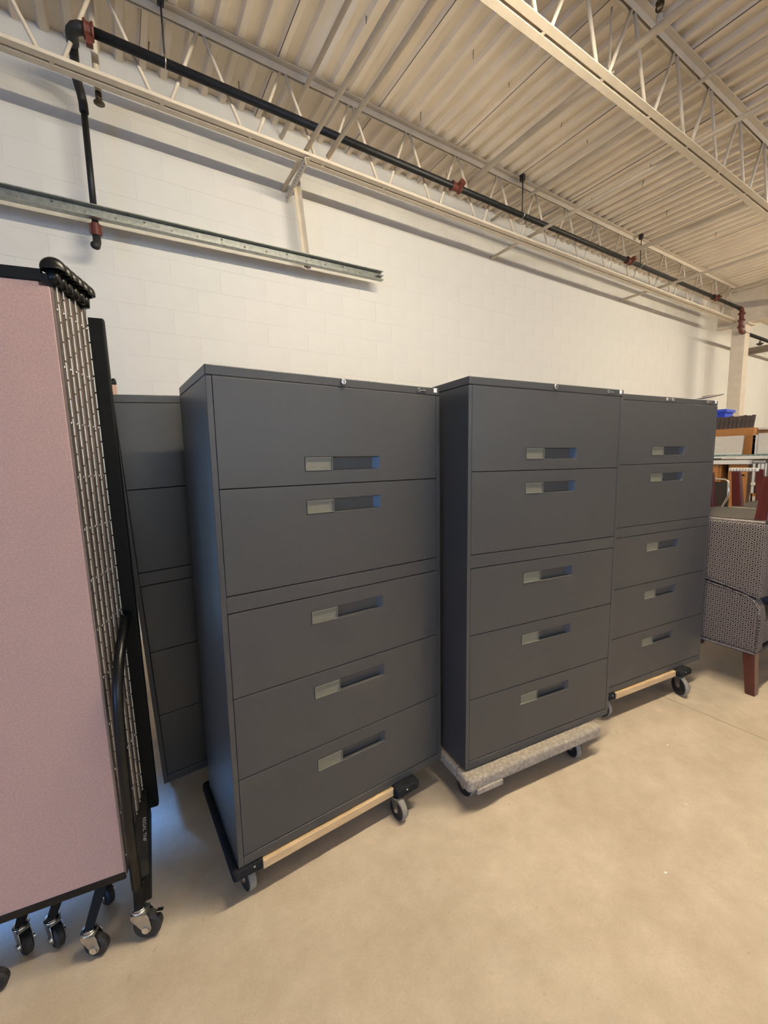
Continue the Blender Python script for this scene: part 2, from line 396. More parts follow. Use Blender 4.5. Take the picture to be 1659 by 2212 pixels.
# elbow at the left end, going back over the chord and down the wall
c_ = MB(); arc = [(.05, 0, 0)]+[(.05-.08*math.sin(R(a)), .08-.08*math.cos(R(a)), 0) for a in (25, 50, 75, 90)]+[(-.03, .14, 0)]
c_.tube(arc, .035, 16); c_.build('elbow', M['rubber'], t, smooth=True)
c_ = MB(); c_.tube([(.035, 0, 0), (.085, 0, 0)], .040, 18); ring(c_, (.04, 0, 0), (1, 0, 0), .042, .009); ring(c_, (.08, 0, 0), (1, 0, 0), .042, .009)
c_.box(.042, .078, -.018, .018, -.085, -.036).build('coupling', M['red'], t, smooth=False)
MB().tube([(-.03, .13, 0), (-.03, .40, 0)], .027, 16).build('cross_pipe', M['pipe'], t, smooth=True)
MB().tube([(-.03, .38, 0), (-.03, .43, -.005), (-.022, .475, -.02), (-.012, .51, -.05), (-.006, .52, -.09), (-.005, .52, -.15)], .029, 16).build('elbow', M['rubber'], t, smooth=True)
dz = 3.30-PZ
MB().tube([(-.005, .52, -.13), (-.003, .52, dz)], .0215, 16).build('drop_pipe', M['pipe'], t, smooth=True)
c_ = MB(); c_.tube([(-.003, .52, dz-.085), (-.003, .52, dz)], .031, 16)
for s in (-1, 1): c_.box(-.003+s*.033-.007, -.003+s*.033+.007, .508, .532, dz-.075, dz-.005)
c_.build('drain_coupling', M['red'], t, bevel=.004)
MB().tube([(-.003, .52, dz-.085), (-.003, .52, dz-.13), (-.01, .50, dz-.165), (-.02, .455, dz-.18)], .027, 16).build('end_elbow', M['rubber'], t, smooth=True)
for x in (3.07, 6.25, 9.02):
    c_ = MB(); c_.tube([(x-.05, 0, 0), (x+.05, 0, 0)], .037, 18); ring(c_, (x-.05, 0, 0), (1, 0, 0), .038, .009); ring(c_, (x+.05, 0, 0), (1, 0, 0), .038, .009)
    c_.tube([(x+.03, 0, 0), (x+.03, -.075, .022)], .033, 12)
    c_.build('branch_tee', M['red'], t)
# offset fittings at the far end and the lower run beyond the girder
c_ = MB(); c_.tube([(10.08, 0, 0), (10.16, 0, 0), (10.2, 0, -.04), (10.2, 0, -.36), (10.24, 0, -.40), (10.36, 0, -.40)], .038, 14)
for z in (-.08, -.2, -.32): ring(c_, (10.2, 0, z), (0, 0, 1), .046, .016, 14)
c_.build('offset_fitting', M['red'], t, smooth=True)
MB().tube([(10.34, 0, -.40), (18, 0, -.40)], .031, 14).build('lower_run', M['pipe'], t, smooth=True)
for x in (.485, 4.05, 6.55):
    h_ = MB(); h_.tube([(x, 0, .035), (x, 0, ZD-PZ+.03)], .006, 8); h_.build('hanger_rod', M['rubber'], t, smooth=True)
    h_ = MB(); ring(h_, (x, 0, .008), (1, 0, 0), .035, .0055); h_.build('hanger_ring', M['zinc'], t, smooth=True)
    MB().box(x-.02, x+.02, -.02, .03, ZD-PZ-.07, ZD-PZ-.005).build('beam_clamp', M['rubber'], t, bevel=.004)
# branch lines
for i, (x, lab) in enumerate(((3.17, 'cream branch pipe leaving the black main left of centre, crossing the far joist'),
                              (6.08, 'cream branch pipe leaving the black main at its second red tee'),
                              (9.0, 'cream branch pipe leaving the black main near its right end'))):
    t = thing('branch_pipe', lab, 'pipe', (x, 0, 4.225))
    MB().tube([(0, PY-.08, 0), (0, -4, 0)], .026, 14).build('pipe_run', M['steel'], t, smooth=True)
    for yy in ((1.62, -1.4) if i == 0 else (-1.4,)):
        MB().tube([(0, yy, .02), (0, yy, .075)], .018, 10).build('sprinkler_base', M['steel'], t, smooth=True)
        s_ = MB(); s_.tube([(0, yy, .07), (0, yy, .10)], .012, 8); ring(s_, (0, yy, .12), (1, 0, 0), .022, .006, 12); s_.tube([(0, yy, .142), (0, yy, .148)], .026, 12)
        s_.build('sprinkler_head', M['brass'], t)
    if i == 0:
        MB().tube([(-.02, 1.93, .0), (-.02, 1.93, .36)], .007, 8).build('hanger_rod', M['steel'], t, smooth=True)
        h_ = MB(); ring(h_, (-.0, 1.93, 0), (0, 1, 0), .034, .007); h_.build('hanger_ring', M['steel'], t, smooth=True)
# pendant drop close to the wall
t = thing('sprinkler_drop', 'short white sprinkler drop pipe behind the joist near the red coupling', 'pipe', (.088, 3.72, 0))
MB().tube([(0, 0, 4.05), (0, 0, 4.64)], .022, 12).build('pipe_run', M['steel'], t, smooth=True)
s_ = MB(); s_.tube([(0, 0, 4.0), (0, 0, 4.055)], .02, 10); s_.tube([(0, 0, 3.985), (0, 0, 4.0)], [.01, .012], 8); s_.tube([(0, 0, 3.98), (0, 0, 3.985)], .034, 14); s_.build('sprinkler_head', M['brass'], t, smooth=True)
t = thing('pendant_sprinkler', 'dark pendant sprinkler head under the pipe beyond the girder', 'sprinkler', (11.2, PY, 3.66))
MB().tube([(0, 0, .04), (0, 0, .09)], .02, 10).build('body', M['brass'], t); MB().tube([(0, 0, 0), (0, 0, .03), (0, 0, .04)], [.02, .06, .062], 14).build('deflector', M['rubber'], t)

# ------------------------------------------------------------------ slotted channel and its bracket
t = thing('strut_channel', 'galvanised slotted steel channel hung along the block wall', 'channel', (0, 3.931, 3.355), (0, R(-1.15), 0))
xa, xb = -3.2, 2.475
m = MB(); H2 = .043
m.box(xa, xb, .0, .003, -H2, H2)                                   # web
m.box(xa, xb, -.052, 0, H2-.003, H2).box(xa, xb, -.052, 0, -H2, -H2+.003)
m.box(xa, xb, -.052, -.049, H2-.007, H2-.003).box(xa, xb, -.052, -.049, -H2+.003, -H2+.007)
m.build('channel_body', M['galv'], t)
m = MB(); x = xa+.1; i = 0
while x < xb-.03:
    for zz in ((.0,) if i % 3 else (.016, -.016)):
        m.tube([(x, -.004, zz), (x, -.0005, zz)], .009, 10)
    x += .19; i += 1
m.build('bolt_heads', M['chrome'], t)['kind'] = 'stuff'
MB().box(xb-.06, xb, -.048, -.001, -.006, .006).build('end_clip', M['galv'], t)
t = thing('angle_bracket', 'pair of perforated steel angles bracing the channel to the joist', 'bracket')
def angle(p, q, wd, name, side):
    p, q = Vector(p), Vector(q); L_ = (q-p).length
    d = (q-p).normalized(); u = Vector(side); u = (u-d*u.dot(d)).normalized(); v = d.cross(u)
    Mx = Matrix((u, v, d)).transposed().to_4x4(); Mx.translation = p
    m = MB(); m.box(0, wd, 0, .004, 0, L_, Mx).box(0, .004, 0, wd, 0, L_, Mx)
    a = m.build(name, M['steel'], t)
    h = MB(); k = .04
    while k < L_-.02:
        c = Mx @ Vector((wd*.55, -.0006, k)); c2 = Mx @ Vector((wd*.55, .0002, k)); h.tube([c, c2], .0075, 8)
        c = Mx @ Vector((-.0006, wd*.55, k)); c2 = Mx @ Vector((.0002, wd*.55, k)); h.tube([c, c2], .0075, 8)
        k += .05
    h.build('punched_hole', M['rubber'], a)['kind'] = 'stuff'
angle((1.49, 3.50, 3.985), (1.545, 4.13, 4.02), .055, 'arm', (1, 0, .2))
angle((1.60, 3.985, 4.08), (1.675, 3.98, 3.33), .05, 'strut', (.6, -1, 0))

# ------------------------------------------------------------------ lateral file cabinets
W_, D_, H_ = .914, .457, 1.6607
DRW = [(1.2905, 1.6285, 1.337), (.9505, 1.2875, 1.188), (.605, .8905, .790), (.318, .602, .505), (.036, .315, .217)]
def drawer_mesh(z0, z1, hz):
    # front plate with a recessed pull; hz = bottom of the pull
    x0, x1 = .0195, .8945; a, b, c, d = .304, .611, hz, hz+.048; yf, yr, th = .001, .022, .019
    m = MB(); X = [x0, a, b, x1]; Z = [z0, c, d, z1]; V = {}
    for i, x in enumerate(X):
        for j, z in enumerate(Z): V[i, j] = m.bm.verts.new((x-W_/2, yf, z))
    for i in range(3):
        for j in range(3):
            if (i, j) != (1, 1): m.bm.faces.new((V[i, j], V[i+1, j], V[i+1, j+1], V[i, j+1]))
    q = [V[1, 1], V[2, 1], V[2, 2], V[1, 2]]
    r = [m.bm.verts.new((x-W_/2, yr, z)) for x, z in ((a+.002, c+.002), (b-.022, c+.002), (b-.022, d-.002), (a+.002, d-.002))]
    for i in range(4): m.bm.faces.new((q[i], q[(i+1) % 4], r[(i+1) % 4], r[i]))
    m.bm.faces.new(r)
    # outer rim and back
    n_ = 3
    bd = [(i, 0) for i in range(3)]+[(3, j) for j in range(3)]+[(i, 3) for i in (3, 2, 1)]+[(0, j) for j in (3, 2, 1)]
    bv = [m.bm.verts.new((X[i]-W_/2, yf+th, Z[j])) for i, j in bd]
    for i in range(12): m.bm.faces.new((V[bd[i]], V[bd[(i+1) % 12]], bv[(i+1) % 12], bv[i]))
    bmesh.ops.recalc_face_normals(m.bm, faces=m.bm.faces)
    me = D.meshes.new('drawer'); m.bm.to_mesh(me); m.bm.free(); me.materials.append(M['cab'])
    return me
DM = [drawer_mesh(*d) for d in DRW]
def label_mesh(hz):
    m = MB(); x0, x1, z0, z1 = .3055-W_/2, .409-W_/2, hz+.001, hz+.047
    m.box(x0, x1, .004, .018, z0, z1)
    m.box(x0, x1, -.0005, .004, z0, z0+.003).box(x0, x1, -.0005, .004, z1-.003, z1).box(x0, x0+.002, -.0005, .004, z0, z1).box(x1-.002, x1, -.0005, .004, z0, z1)
    bmesh.ops.recalc_face_normals(m.bm, faces=m.bm.faces)
    me = D.meshes.new('label_holder'); m.bm.to_mesh(me); m.bm.free(); me.materials.append(M['label']); return me
LM = [label_mesh(d[2]) for d in DRW]
def make_cabinet(label, loc, rot, plug=False):
    t = thing('filing_cabinet', label, 'filing cabinet', loc, rot, 'five-drawer filing cabinets')
    h = W_/2; s = .018
    m = MB()
    m.box(-h, -h+s, 0, D_, 0, 1.6275).box(h-s, h, 0, D_, 0, 1.6275)
    m.box(-h+s, h-s, D_-.012, D_, 0, 1.6275).box(-h+s, h-s, 0, D_-.012, 0, .033)
    m.box(-h+s, h-s, .001, .06, .8935, .9475)
    m.build('carcass', M['cab'], t, bevel=.0015)
    MB().box(-h+s, h-s, .024, D_-.013, .034, 1.62).build('interior', M['cabin'], t)
    MB().box(-h, h, 0, D_, 1.6295, H_).build('top_panel', M['cab'], t, bevel=.003)
    for dme_, lme in zip(DM, LM):
        d = link('drawer', dme_, t, bevel=.0012)
        link('label_holder', lme, d)
    xl = .461-h
    l = MB(); l.tube([(xl, .002, 1.647), (xl, -.006, 1.647), (xl, -.008, 1.647)], [.0105, .0105, .009], 20)
    lk = l.build('lock', M['chrome'], t, bevel=.0008)
    MB().box(xl-.0012, xl+.0012, -.0086, -.0075, 1.641, 1.653).build('key_slot', M['rubber'], lk)
    if plug: MB().tube([(xl-.05, .002, 1.647), (xl-.05, -.003, 1.647)], .0085, 16).build('hole_plug', M['grey'], t)
    xb, zb = .819-h, 1.6455; bw, bh = .0145, .0085
    poly = [(xb+bw*(1 if math.cos(a) > 0 else -1)+bh*math.cos(a), zb+bh*math.sin(a)) for a in [R(-90+15*k) for k in range(25)]]
    poly = [(xb+bw+bh*math.cos(R(a)), zb+bh*math.sin(R(a))) for a in range(-90, 91, 20)]+[(xb-bw+bh*math.cos(R(a)), zb+bh*math.sin(R(a))) for a in range(90, 271, 20)]
    bd = MB().prism(poly, 'y', -.0022, .001).build('badge', M['badge'], t)
    rm = MB()
    P3 = [Vector((x, -.0015, z)) for x, z in poly]; rm.tube(P3+[P3[0]], .0006, 6, False); rm.build('badge_rim', M['ink'], bd, smooth=True)
    text('lettering', 'GLOBAL', .0085, M['ink'], bd, (xb+.0055, -.0024, zb), (R(90), 0, 0))
    em = MB(); em2 = [Vector((xb-.0145+.0055*math.cos(R(a)), -.0026, zb+.0055*math.sin(R(a)))) for a in range(30, 331, 25)]+[Vector((xb-.0105, -.0026, zb))]
    em.tube(em2, .0013, 6); em.build('emblem', M['ink'], bd)
    MB().box(.8825-h, .8995-h, -.0006, .001, 1.6415, 1.6585).build('sticker', M['sticker'], t)
    return t
CAB = [('charcoal five-drawer filing cabinet, nearest and largest of the row, on a black-ended dolly', .6872, 1.3715, 2.152, .1370, .136, False),
       ('charcoal five-drawer filing cabinet in the middle of the row, on the carpet-wrapped dolly', 1.6156, 1.1944, -6.470, .1593, .465, False),
       ('charcoal five-drawer filing cabinet at the right end of the row beside the armchairs', 2.6689, 1.1913, -6.655, .1639, .029, True),
       ('leaning charcoal filing cabinet set back between the pink divider and the nearest cabinet', .5071, 1.9523, .0, .1399, -2.440, False)]
for l, x, y, yw, zb, tl, pl in CAB: make_cabinet(l, (x, y, zb), (0, R(tl), R(yw)), pl)

# ------------------------------------------------------------------ furniture dollies
def caster(parent, x, y, ztop, r, ang, name='caster', thick=.028, hub='rubber', forkm='zinc'):
    # swivel caster standing on the floor at (x, y); fork leans back to the stem
    c = D.objects.new(name, None); C.objects.link(c); c.parent = parent; c.location = (x, y, 0); c.rotation_euler = (0, 0, R(ang))
    # wheel axis along local Y
    w_ = MB(); w_.tube([(0, -thick/2+.001, r), (0, -thick/2+.004, r), (0, thick/2-.004, r), (0, thick/2-.001, r)], [r-.003, r, r, r-.003], 28)
    w_.build('tread', M['tread'] if hub != 'black' else M['rubber'], c, smooth=False)
    w_ = MB(); w_.tube([(0, -thick/2-.0025, r), (0, thick/2+.0025, r)], r*.92, 28); w_.build('hub', M['rubber'] if hub != 'black' else M['black'], c)
    f = MB(); yy = thick/2+.004
    for s in (-1, 1):
        poly = [(-.013, r-.004), (0, r-.014), (.013, r-.004), (.034, ztop-.016), (.034, ztop-.008), (-.010, ztop-.008)]
        f.prism(poly, 'y', s*yy-.0015, s*yy+.0015)
    f.box(-.010, .034, -yy-.0015, yy+.0015, ztop-.0085, ztop-.005)
    f.build('fork', M[forkm], c)
    a = MB(); a.tube([(0, -yy-.006, r), (0, yy+.006, r)], .006, 10); a.build('axle_bolt', M['chrome'], c)
    p = MB(); p.tube([(.015, 0, ztop-.006), (.015, 0, ztop-.001)], .022, 16); p.build('swivel_plate', M[forkm], c)
    return c
def bar(x0, x1, y0, y1, z0, z1, name, mt, parent, soft=.012, seg=3):
    return MB().box(x0, x1, y0, y1, z0, z1).build(name, M[mt], parent, bevel=soft, seg=seg)
def dolly(label, cx, cy, yaw, ztop, kind, front, group='furniture dollies under the cabinets', wr=(.655, -.03, 75), rails=True, left=-.022):
    # local x: along the cabinet front measured from its left corner, y: depth
    a = R(yaw); ox = cx-math.cos(a)*W_/2; oy = cy-math.sin(a)*W_/2
    t = thing('furniture_dolly', label, 'dolly', (ox, oy, 0), (0, 0, a), group)
    if kind == 'black':
        bar(left, .085, front+.004, .50, ztop-.042, ztop-.001, 'carpeted_end', 'blackcarpet', t)
        bar(.635, .755, front-.030, .50, ztop-.042, ztop-.001, 'carpeted_end', 'blackcarpet', t)
        for y in (front, .43):
            bar(.08, .64, y, y+.055, ztop-.040, ztop-.006, 'wooden_rail', 'pine', t, .003, 2)
        zc = ztop-.042
        for px in (.02, .655): 
            s_ = MB()
            s_.tube([(px+.03, front+(.005 if px < .1 else -.029), ztop-.012), (px+.03, front+(.002 if px < .1 else -.032), ztop-.012)], .004, 8); s_.build('tack', M['chrome'], t)
    else:
        z0 = ztop-.060
        bar(-.022, .805, -.052, .05, z0, ztop-.001, 'carpeted_rail', 'beigecarpet', t, .016, 4)
        bar(-.018, .805, .43, .51, z0, ztop-.001, 'carpeted_rail', 'beigecarpet', t, .016, 4)
        bar(-.020, .055, .045, .435, z0+.002, ztop-.0015, 'carpeted_end', 'beigecarpet', t, .014, 4)
        bar(.715, .808, .045, .435, z0+.002, ztop-.0015, 'carpeted_end', 'beigecarpet', t, .014, 4)
        MB().box(.02, .16, -.060, -.046, z0-.012, z0+.012).build('carpet_flap', M['beigecarpet'], t, bevel=.004)
        zc = z0+.002
    r = (zc-.004)*.5
    caster(t, wr[0], wr[1], zc, r, wr[2]); caster(t, .04, .05, zc, r, 100)
    caster(t, .68, .45, zc, r, 60); caster(t, .03, .44, zc, r, 110)
    return t
dolly('wooden dolly with black carpeted ends under the nearest filing cabinet', .6872, 1.3715, 2.152, .1370, 'black', -.012, wr=(.652, -.028, 92))
dolly('wooden dolly wrapped in worn beige carpet under the middle filing cabinet', 1.6156, 1.1944, -6.470, .1545, 'carpet', -.05, wr=(.668, .005, 82))
dolly('wooden dolly with black carpeted ends under the right-hand filing cabinet', 2.6689, 1.1913, -6.655, .1639, 'black', -.015, wr=(.668, -.028, 70), left=.0)
dolly('dark-ended dolly under the leaning filing cabinet behind the divider', .5071, 2.09, 0, .1190, 'black', .07, wr=(.60, .14, 70), left=.03)
tag(MB().box(.74, .84, 2.2, 2.36, .1185, .1395).build('wood_shim', M['pine'], bevel=.003), 'wood block shim under the right side of the leaning filing cabinet', 'block')

# ------------------------------------------------------------------ folding room divider
def div_leaf(parent, y, x, th, first):
    L_ = 1.25; z0, z1 = .212, 1.998
    p = MB().box(-L_+x, x-.004, y, y+th, z0, z1).build('panel', M['pink'], parent, bevel=.003)
    MB().box(-L_+x, x-.02, y-.002, y+th+.002, z1, z1+.032).build('top_rail', M['black'], p, bevel=.003)
    MB().box(-L_+x, x-.002, y-.001, y+th+.001, z0-.024, z0).build('bottom_rail', M['black'], p, bevel=.002)
    return p
divd = thing('folding_divider', 'pink fabric folding room divider on casters, closed up at the left edge', 'room divider', (-.0865, 1.4720, 0), (0, R(-.8), R(-8.9)))
div_pts = [(0, 0), (.006, .034), (.012, .067), (.019, .100), (.026, .133), (.032, .166)]
knuckle = {}
for i, (x, y) in enumerate(div_pts):
    p = div_leaf(divd, y, x, .021, i == 0)
    xe = x
    MB().box(xe-.004, xe+.0005, y+.001, y+.020, .20, 1.99).build('edge_trim', M['seam'], p)
    # piano hinge: two leaves and a row of knuckles, screws down its length
    hm = MB(); hm.box(xe+.0002, xe+.0022, y+.0055, y+.030, .20, 1.985); h_ = hm.build('hinge', M['hingeleaf'], p)
    k = MB(); z = .205+.0515*((i*.37) % 1)
    while z < 1.98:
        k.tube([(xe+.0035, y+.026, z), (xe+.0035, y+.026, z+.0465)], .0027, 8); z += .0515
    k.build('hinge_knuckles', M['hinge'], p, smooth=False)['kind'] = 'stuff'
    k = MB(); z = .26
    while z < 1.98:
        k.ell((xe+.0026, y+.0125, z), .0035, .0052, .0052, 8, 4); z += .152
    k.build('hinge_screws', M['chrome'], p, smooth=True)['kind'] = 'stuff'
    k = MB(); k.ell((xe+.006, y+.011, 2.036), .031, .0235, .030, 20, 8, -10, 90); k.tube([(xe+.004, y+.011, 1.995), (xe+.004, y+.011, 2.033)], [.014, .017], 14)
    ring(k, (xe+.006, y+.011, 2.0325), (0, 0, 1), .0245, .0035, 18)
    k.build('end_cap', M['black'], p, smooth=True)
    k = MB(); k.box(xe-.03, xe+.001, y, y+.022, 1.985, 2.02); k.build('corner_clip', M['black'], p, bevel=.002)
# end board, foot, handle and casters, written in the building's axes relative to the divider's foot
inv = (Matrix.Translation((-.0865, 1.4720, 0)) @ Euler((0, R(-.8), R(-8.9))).to_matrix().to_4x4()).inverted()
def g(x, y, z): return inv @ Vector((x, y, z))
m = MB(); m.box(-.30, .079, .200, .226, .25, 1.975); m.build('end_board', M['blackm'], divd, bevel=.005)
m = MB()
A = [g(-.048, 1.70, .30), g(-.012, 1.70, .30), g(-.012, 1.655, .36), g(-.048, 1.655, .36)]
def hexa(m, P, Q):
    a = [m.bm.verts.new(v) for v in P]; b = [m.bm.verts.new(v) for v in Q]
    for i in range(4): m.bm.faces.new((a[i], a[(i+1) % 4], b[(i+1) % 4], b[i]))
    m.bm.faces.new(a); m.bm.faces.new(b)
hexa(m, [g(-.050, 1.705, .19), g(-.006, 1.705, .19), g(-.006, 1.705, .37), g(-.050, 1.705, .37)],
        [g(-.068, 1.43, .115), g(-.026, 1.43, .115), g(-.026, 1.43, .205), g(-.068, 1.43, .205)])
ft = m.build('foot_bar', M['blackm'], divd, bevel=.003)
# white lettered tag on the foot bar
e1 = (g(-.028, 1.705, .37)-g(-.047, 1.43, .205)).normalized()
up_ = Vector((-1, 0, 0)); up_ = (up_-e1*up_.dot(e1)).normalized(); nr = e1.cross(up_)
if nr.z < 0: up_, nr = -up_, -nr
e1, up_ = -e1, -up_
mid = g(-.028, 1.705, .37)*.42+g(-.047, 1.43, .205)*.58+Vector((.009, 0, 0))
tx = text('lettering', 'REGAL TNF', .0145, M['ink'], ft, (0, 0, 0), (0, 0, 0))
mm = Matrix((e1, up_, nr)).transposed().to_4x4(); mm.translation = mid+nr*.0012; tx.matrix_local = mm
MB().tube([g(-.022, 1.665, .995), g(-.026, 1.62, .992), g(-.036, 1.55, .965), g(-.050, 1.48, .915), g(-.060, 1.44, .855), g(-.064, 1.425, .78), g(-.066, 1.42, .65), g(-.066, 1.418, .4), g(-.062, 1.420, .19)], .0155, 16).build('handle_tube', M['black'], divd, smooth=True)
MB().ell(g(.001, 1.71, 1.01), .013, .013, .016, 14, 8).build('latch_knob', M['grey'], divd, smooth=True)
def dcaster(x, y, r, ang, stem, top):
    c = D.objects.new('caster', None); C.objects.link(c); c.parent = divd
    mw = Matrix.Translation((x, y, 0)) @ Matrix.Rotation(R(ang), 4, 'Z'); c.matrix_local = inv @ mw
    th = r*.72
    w_ = MB(); w_.tube([(0, -th/2, r), (0, -th/2+.005, r), (0, th/2-.005, r), (0, th/2, r)], [r-.007, r, r, r-.007], 28); w_.build('wheel', M['rubber'], c)
    f = MB(); yy = th/2+.003; zt = 2*r+.010
    for s in (-1, 1):
        f.prism([(-.016, r), (-.011, r-.011), (0, r-.016), (.011, r-.011), (.016, r), (r*1.05, zt-.014), (r*1.05, zt), (-.004, zt), (-.010, zt-.012)], 'y', s*yy-.0014, s*yy+.0014)
    f.box(-.004, r*1.05, -yy-.0014, yy+.0014, zt-.003, zt); f.build('fork', M['zinc'], c, bevel=.001, seg=1)
    f = MB(); f.tube([(0, -yy-.007, r), (0, yy+.007, r)], .011, 12); f.build('axle_cap', M['chrome'], c)
    sx = r*.55
    f = MB(); f.tube([(sx, 0, zt), (sx, 0, zt+.006), (sx, 0, zt+.012)], [.020, .022, .014], 16); ring(f, (sx, 0, zt+.005), (0, 0, 1), .019, .004, 16); f.build('swivel', M['chrome'], c, smooth=True)
    if stem == 'brake':
        f = MB(); f.box(-.048, -.030, -.006, .006, zt-.012, zt-.009); f.build('brake_tab', M['chrome'], c)
    wp = mw @ Vector((sx, 0, zt+.01)); a = g(*wp); b = g(*top)
    m = MB(); d = (b-a)
    hexa(m, [a+Vector((-.013, -.013, 0)), a+Vector((.013, -.013, 0)), a+Vector((.013, .013, 0)), a+Vector((-.013, .013, 0))],
            [b+Vector((-.017, -.016, 0)), b+Vector((.017, -.016, 0)), b+Vector((.017, .016, 0)), b+Vector((-.017, .016, 0))])
    m.build('leg', M['blackm'], divd, bevel=.003)
dcaster(-.042, 1.425, .042, 156, 'brake', (-.055, 1.432, .20))
dcaster(-.181, 1.452, .035, 152, '', (-.150, 1.510, .20))
dcaster(-.291, 1.552, .035, 118, '', (-.255, 1.575, .20))
dcaster(-.372, 1.582, .035, 118, '', (-.345, 1.60, .20))
dcaster(-.43, 1.50, .035, 170, '', (-.42, 1.54, .20))
dcaster(-.16, 1.62, .035, 120, '', (-.15, 1.625, .20))
# a second, mostly hidden divider behind the leaning cabinet
d2 = thing('folding_divider', 'second pink divider, only its black-capped corner showing above the leaning cabinet', 'room divider', (.022, 2.62, 0))
for i in range(2):
    x = -.026*i
    p = MB().box(x-.024, x, 0, 1.05, .24, 1.925).build('panel', M['pink'], d2, bevel=.003)
    MB().box(x-.0245, x+.0005, -.001, 1.051, 1.925, 1.945).build('top_rail', M['black'], p, bevel=.004)
    k = MB(); k.ell((x-.012, .016, 1.943), .012, .018, .016, 14, 6, 0, 90); k.build('end_cap', M['black'], p, smooth=True)
    MB().box(x-.024, x, 0, 1.05, .22, .24).build('bottom_rail', M['black'], p)
for y in (.08, .52, .98):
    MB().box(-.04, -.01, y-.02, y+.02, .07, .22).build('leg', M['blackm'], d2)
    MB().tube([(-.04, y, .035), (-.01, y, .035)], .035, 20).build('wheel', M['rubber'], d2)

# ------------------------------------------------------------------ armchairs
def arm_profile(sgn=1):
    # (y, z) outline of an arm, front at -y
    pts = [(-.34, .28), (-.345, .50), (-.335, .565), (-.305, .612), (-.26, .635), (-.15, .655), (.05, .685), (.22, .715), (.335, .745), (.345, .60), (.335, .28)]
    return [(y*.85, z) for y, z in pts]
def make_chair(name, label, loc, rot):
    t = thing(name, label, 'armchair', loc, rot, 'stacked ring-pattern armchairs')
    for s in (-1, 1):
        x0, x1 = (.235, .335) if s > 0 else (-.335, -.235)
        a = MB().prism(arm_profile(), 'x', x0, x1).build('arm', M['fabric'], t, bevel=.022, seg=4)
        xo = s*.337
        w_ = MB(); pr = [Vector((xo-s*.006, y*.975, .28+(z-.28)*.985)) for y, z in arm_profile()[:9]]
        w_.tube(pr, .006, 8); w_.build('welt', M['fabric'], a, smooth=True)
        MB().box(x0+.01, x1-.01, -.276, .272, .268, .282).build('frayed_edge', M['welt'], a, bevel=.005)
    MB().box(-.234, .234, -.28, .187, .30, .455).build('seat', M['fabric'], t, bevel=.03, seg=4)
    MB().box(-.234, .234, .17, .293, .28, .75).build('backrest', M['fabric'], t, bevel=.03, seg=4)
    MB().box(-.32, .32, -.276, .28, .262, .285).build('dust_cover', M['cambric'], t, bevel=.004)
    for sx in (-1, 1):
        for sy in (-1, 1):
            x, y = sx*.285, sy*.245; m = MB(); a_, b_ = .031, .025; ox, oy = sx*.008, sy*.024
            hexa(m, [Vector((x-a_, y-a_, .27)), Vector((x+a_, y-a_, .27)), Vector((x+a_, y+a_, .27)), Vector((x-a_, y+a_, .27))],
                    [Vector((x+ox-b_, y+oy-b_, 0)), Vector((x+ox+b_, y+oy-b_, 0)), Vector((x+ox+b_, y+oy+b_, 0)), Vector((x+ox-b_, y+oy+b_, 0))])
            l = m.build('leg', M['mahog'], t, bevel=.003)
            MB().tube([(x+ox, y+oy, -.0), (x+ox, y+oy, .004)], .012, 10).build('glide', M['sticker'], l)
    return t
c1 = make_chair('armchair', 'ring-pattern armchair standing on the floor beside the right-hand cabinet', (3.545, 1.155, 0), (0, 0, R(-2)))
c2 = make_chair('armchair', 'ring-pattern armchair turned upside down on the front armchair', (3.545, 1.16, 1.364), (R(180), 0, R(-1)))
c3 = make_chair('armchair', 'ring-pattern armchair on the floor behind the first pair of armchairs', (4.31, 1.05, 0), (0, 0, R(3)))
c4 = make_chair('armchair', 'upside-down armchair farther back, its red-brown legs in the air', (4.31, 1.055, 1.364), (R(180), 0, R(3)))

# ------------------------------------------------------------------ furniture piled beyond the chairs
def mesh(name, label, cat, mb, mt, bevel=.002, group=None): return tag(mb.build(name, M[mt], bevel=bevel), label, cat, group)
# a tall counter with slab ends carrying the pile
t = thing('counter', 'tall cream-topped counter with a green glass edge, beyond the armchairs', 'counter', (0, 0, 0))
MB().box(5.48, 6.5, .7, 2.35, 1.452, 1.474).build('top_board', M['white'], t, bevel=.003)
MB().box(5.475, 6.5, .7, 2.35, 1.474, 1.486).build('glass_top', M['glass'], t, bevel=.002)
MB().box(5.50, 6.45, 1.49, 1.555, 0, 1.452).build('end_post', M['bluegrey'], t, bevel=.004)
MB().box(5.5, 6.45, 2.27, 2.33, 0, 1.452).build('end_post', M['bluegrey'], t, bevel=.004)
t = thing('desk', 'orange veneer desk with a thick white top tucked under the counter', 'desk', (0, 0, 0))
MB().box(5.40, 6.3, 1.674, 2.22, 1.388, 1.432).build('desk_top', M['white'], t, bevel=.006)
MB().box(5.44, 5.468, 1.69, 1.832, .02, 1.387).build('front_panel', M['orange'], t, bevel=.002)
MB().box(5.44, 5.468, 1.935, 2.20, .02, 1.387).build('front_panel', M['orange'], t, bevel=.002)
MB().box(5.60, 5.62, 1.834, 1.933, .02, 1.387).build('back_panel', M['leather'], t)
MB().box(5.455, 6.2, 1.833, 1.853, .02, 1.386).build('divider_panel', M['orange'], t); MB().box(5.455, 6.2, 1.914, 1.934, .02, 1.386).build('divider_panel', M['orange'], t)
MB().box(5.425, 5.438, 1.705, 1.79, 1.272, 1.286).build('drawer_pull', M['badge'], t, bevel=.003)
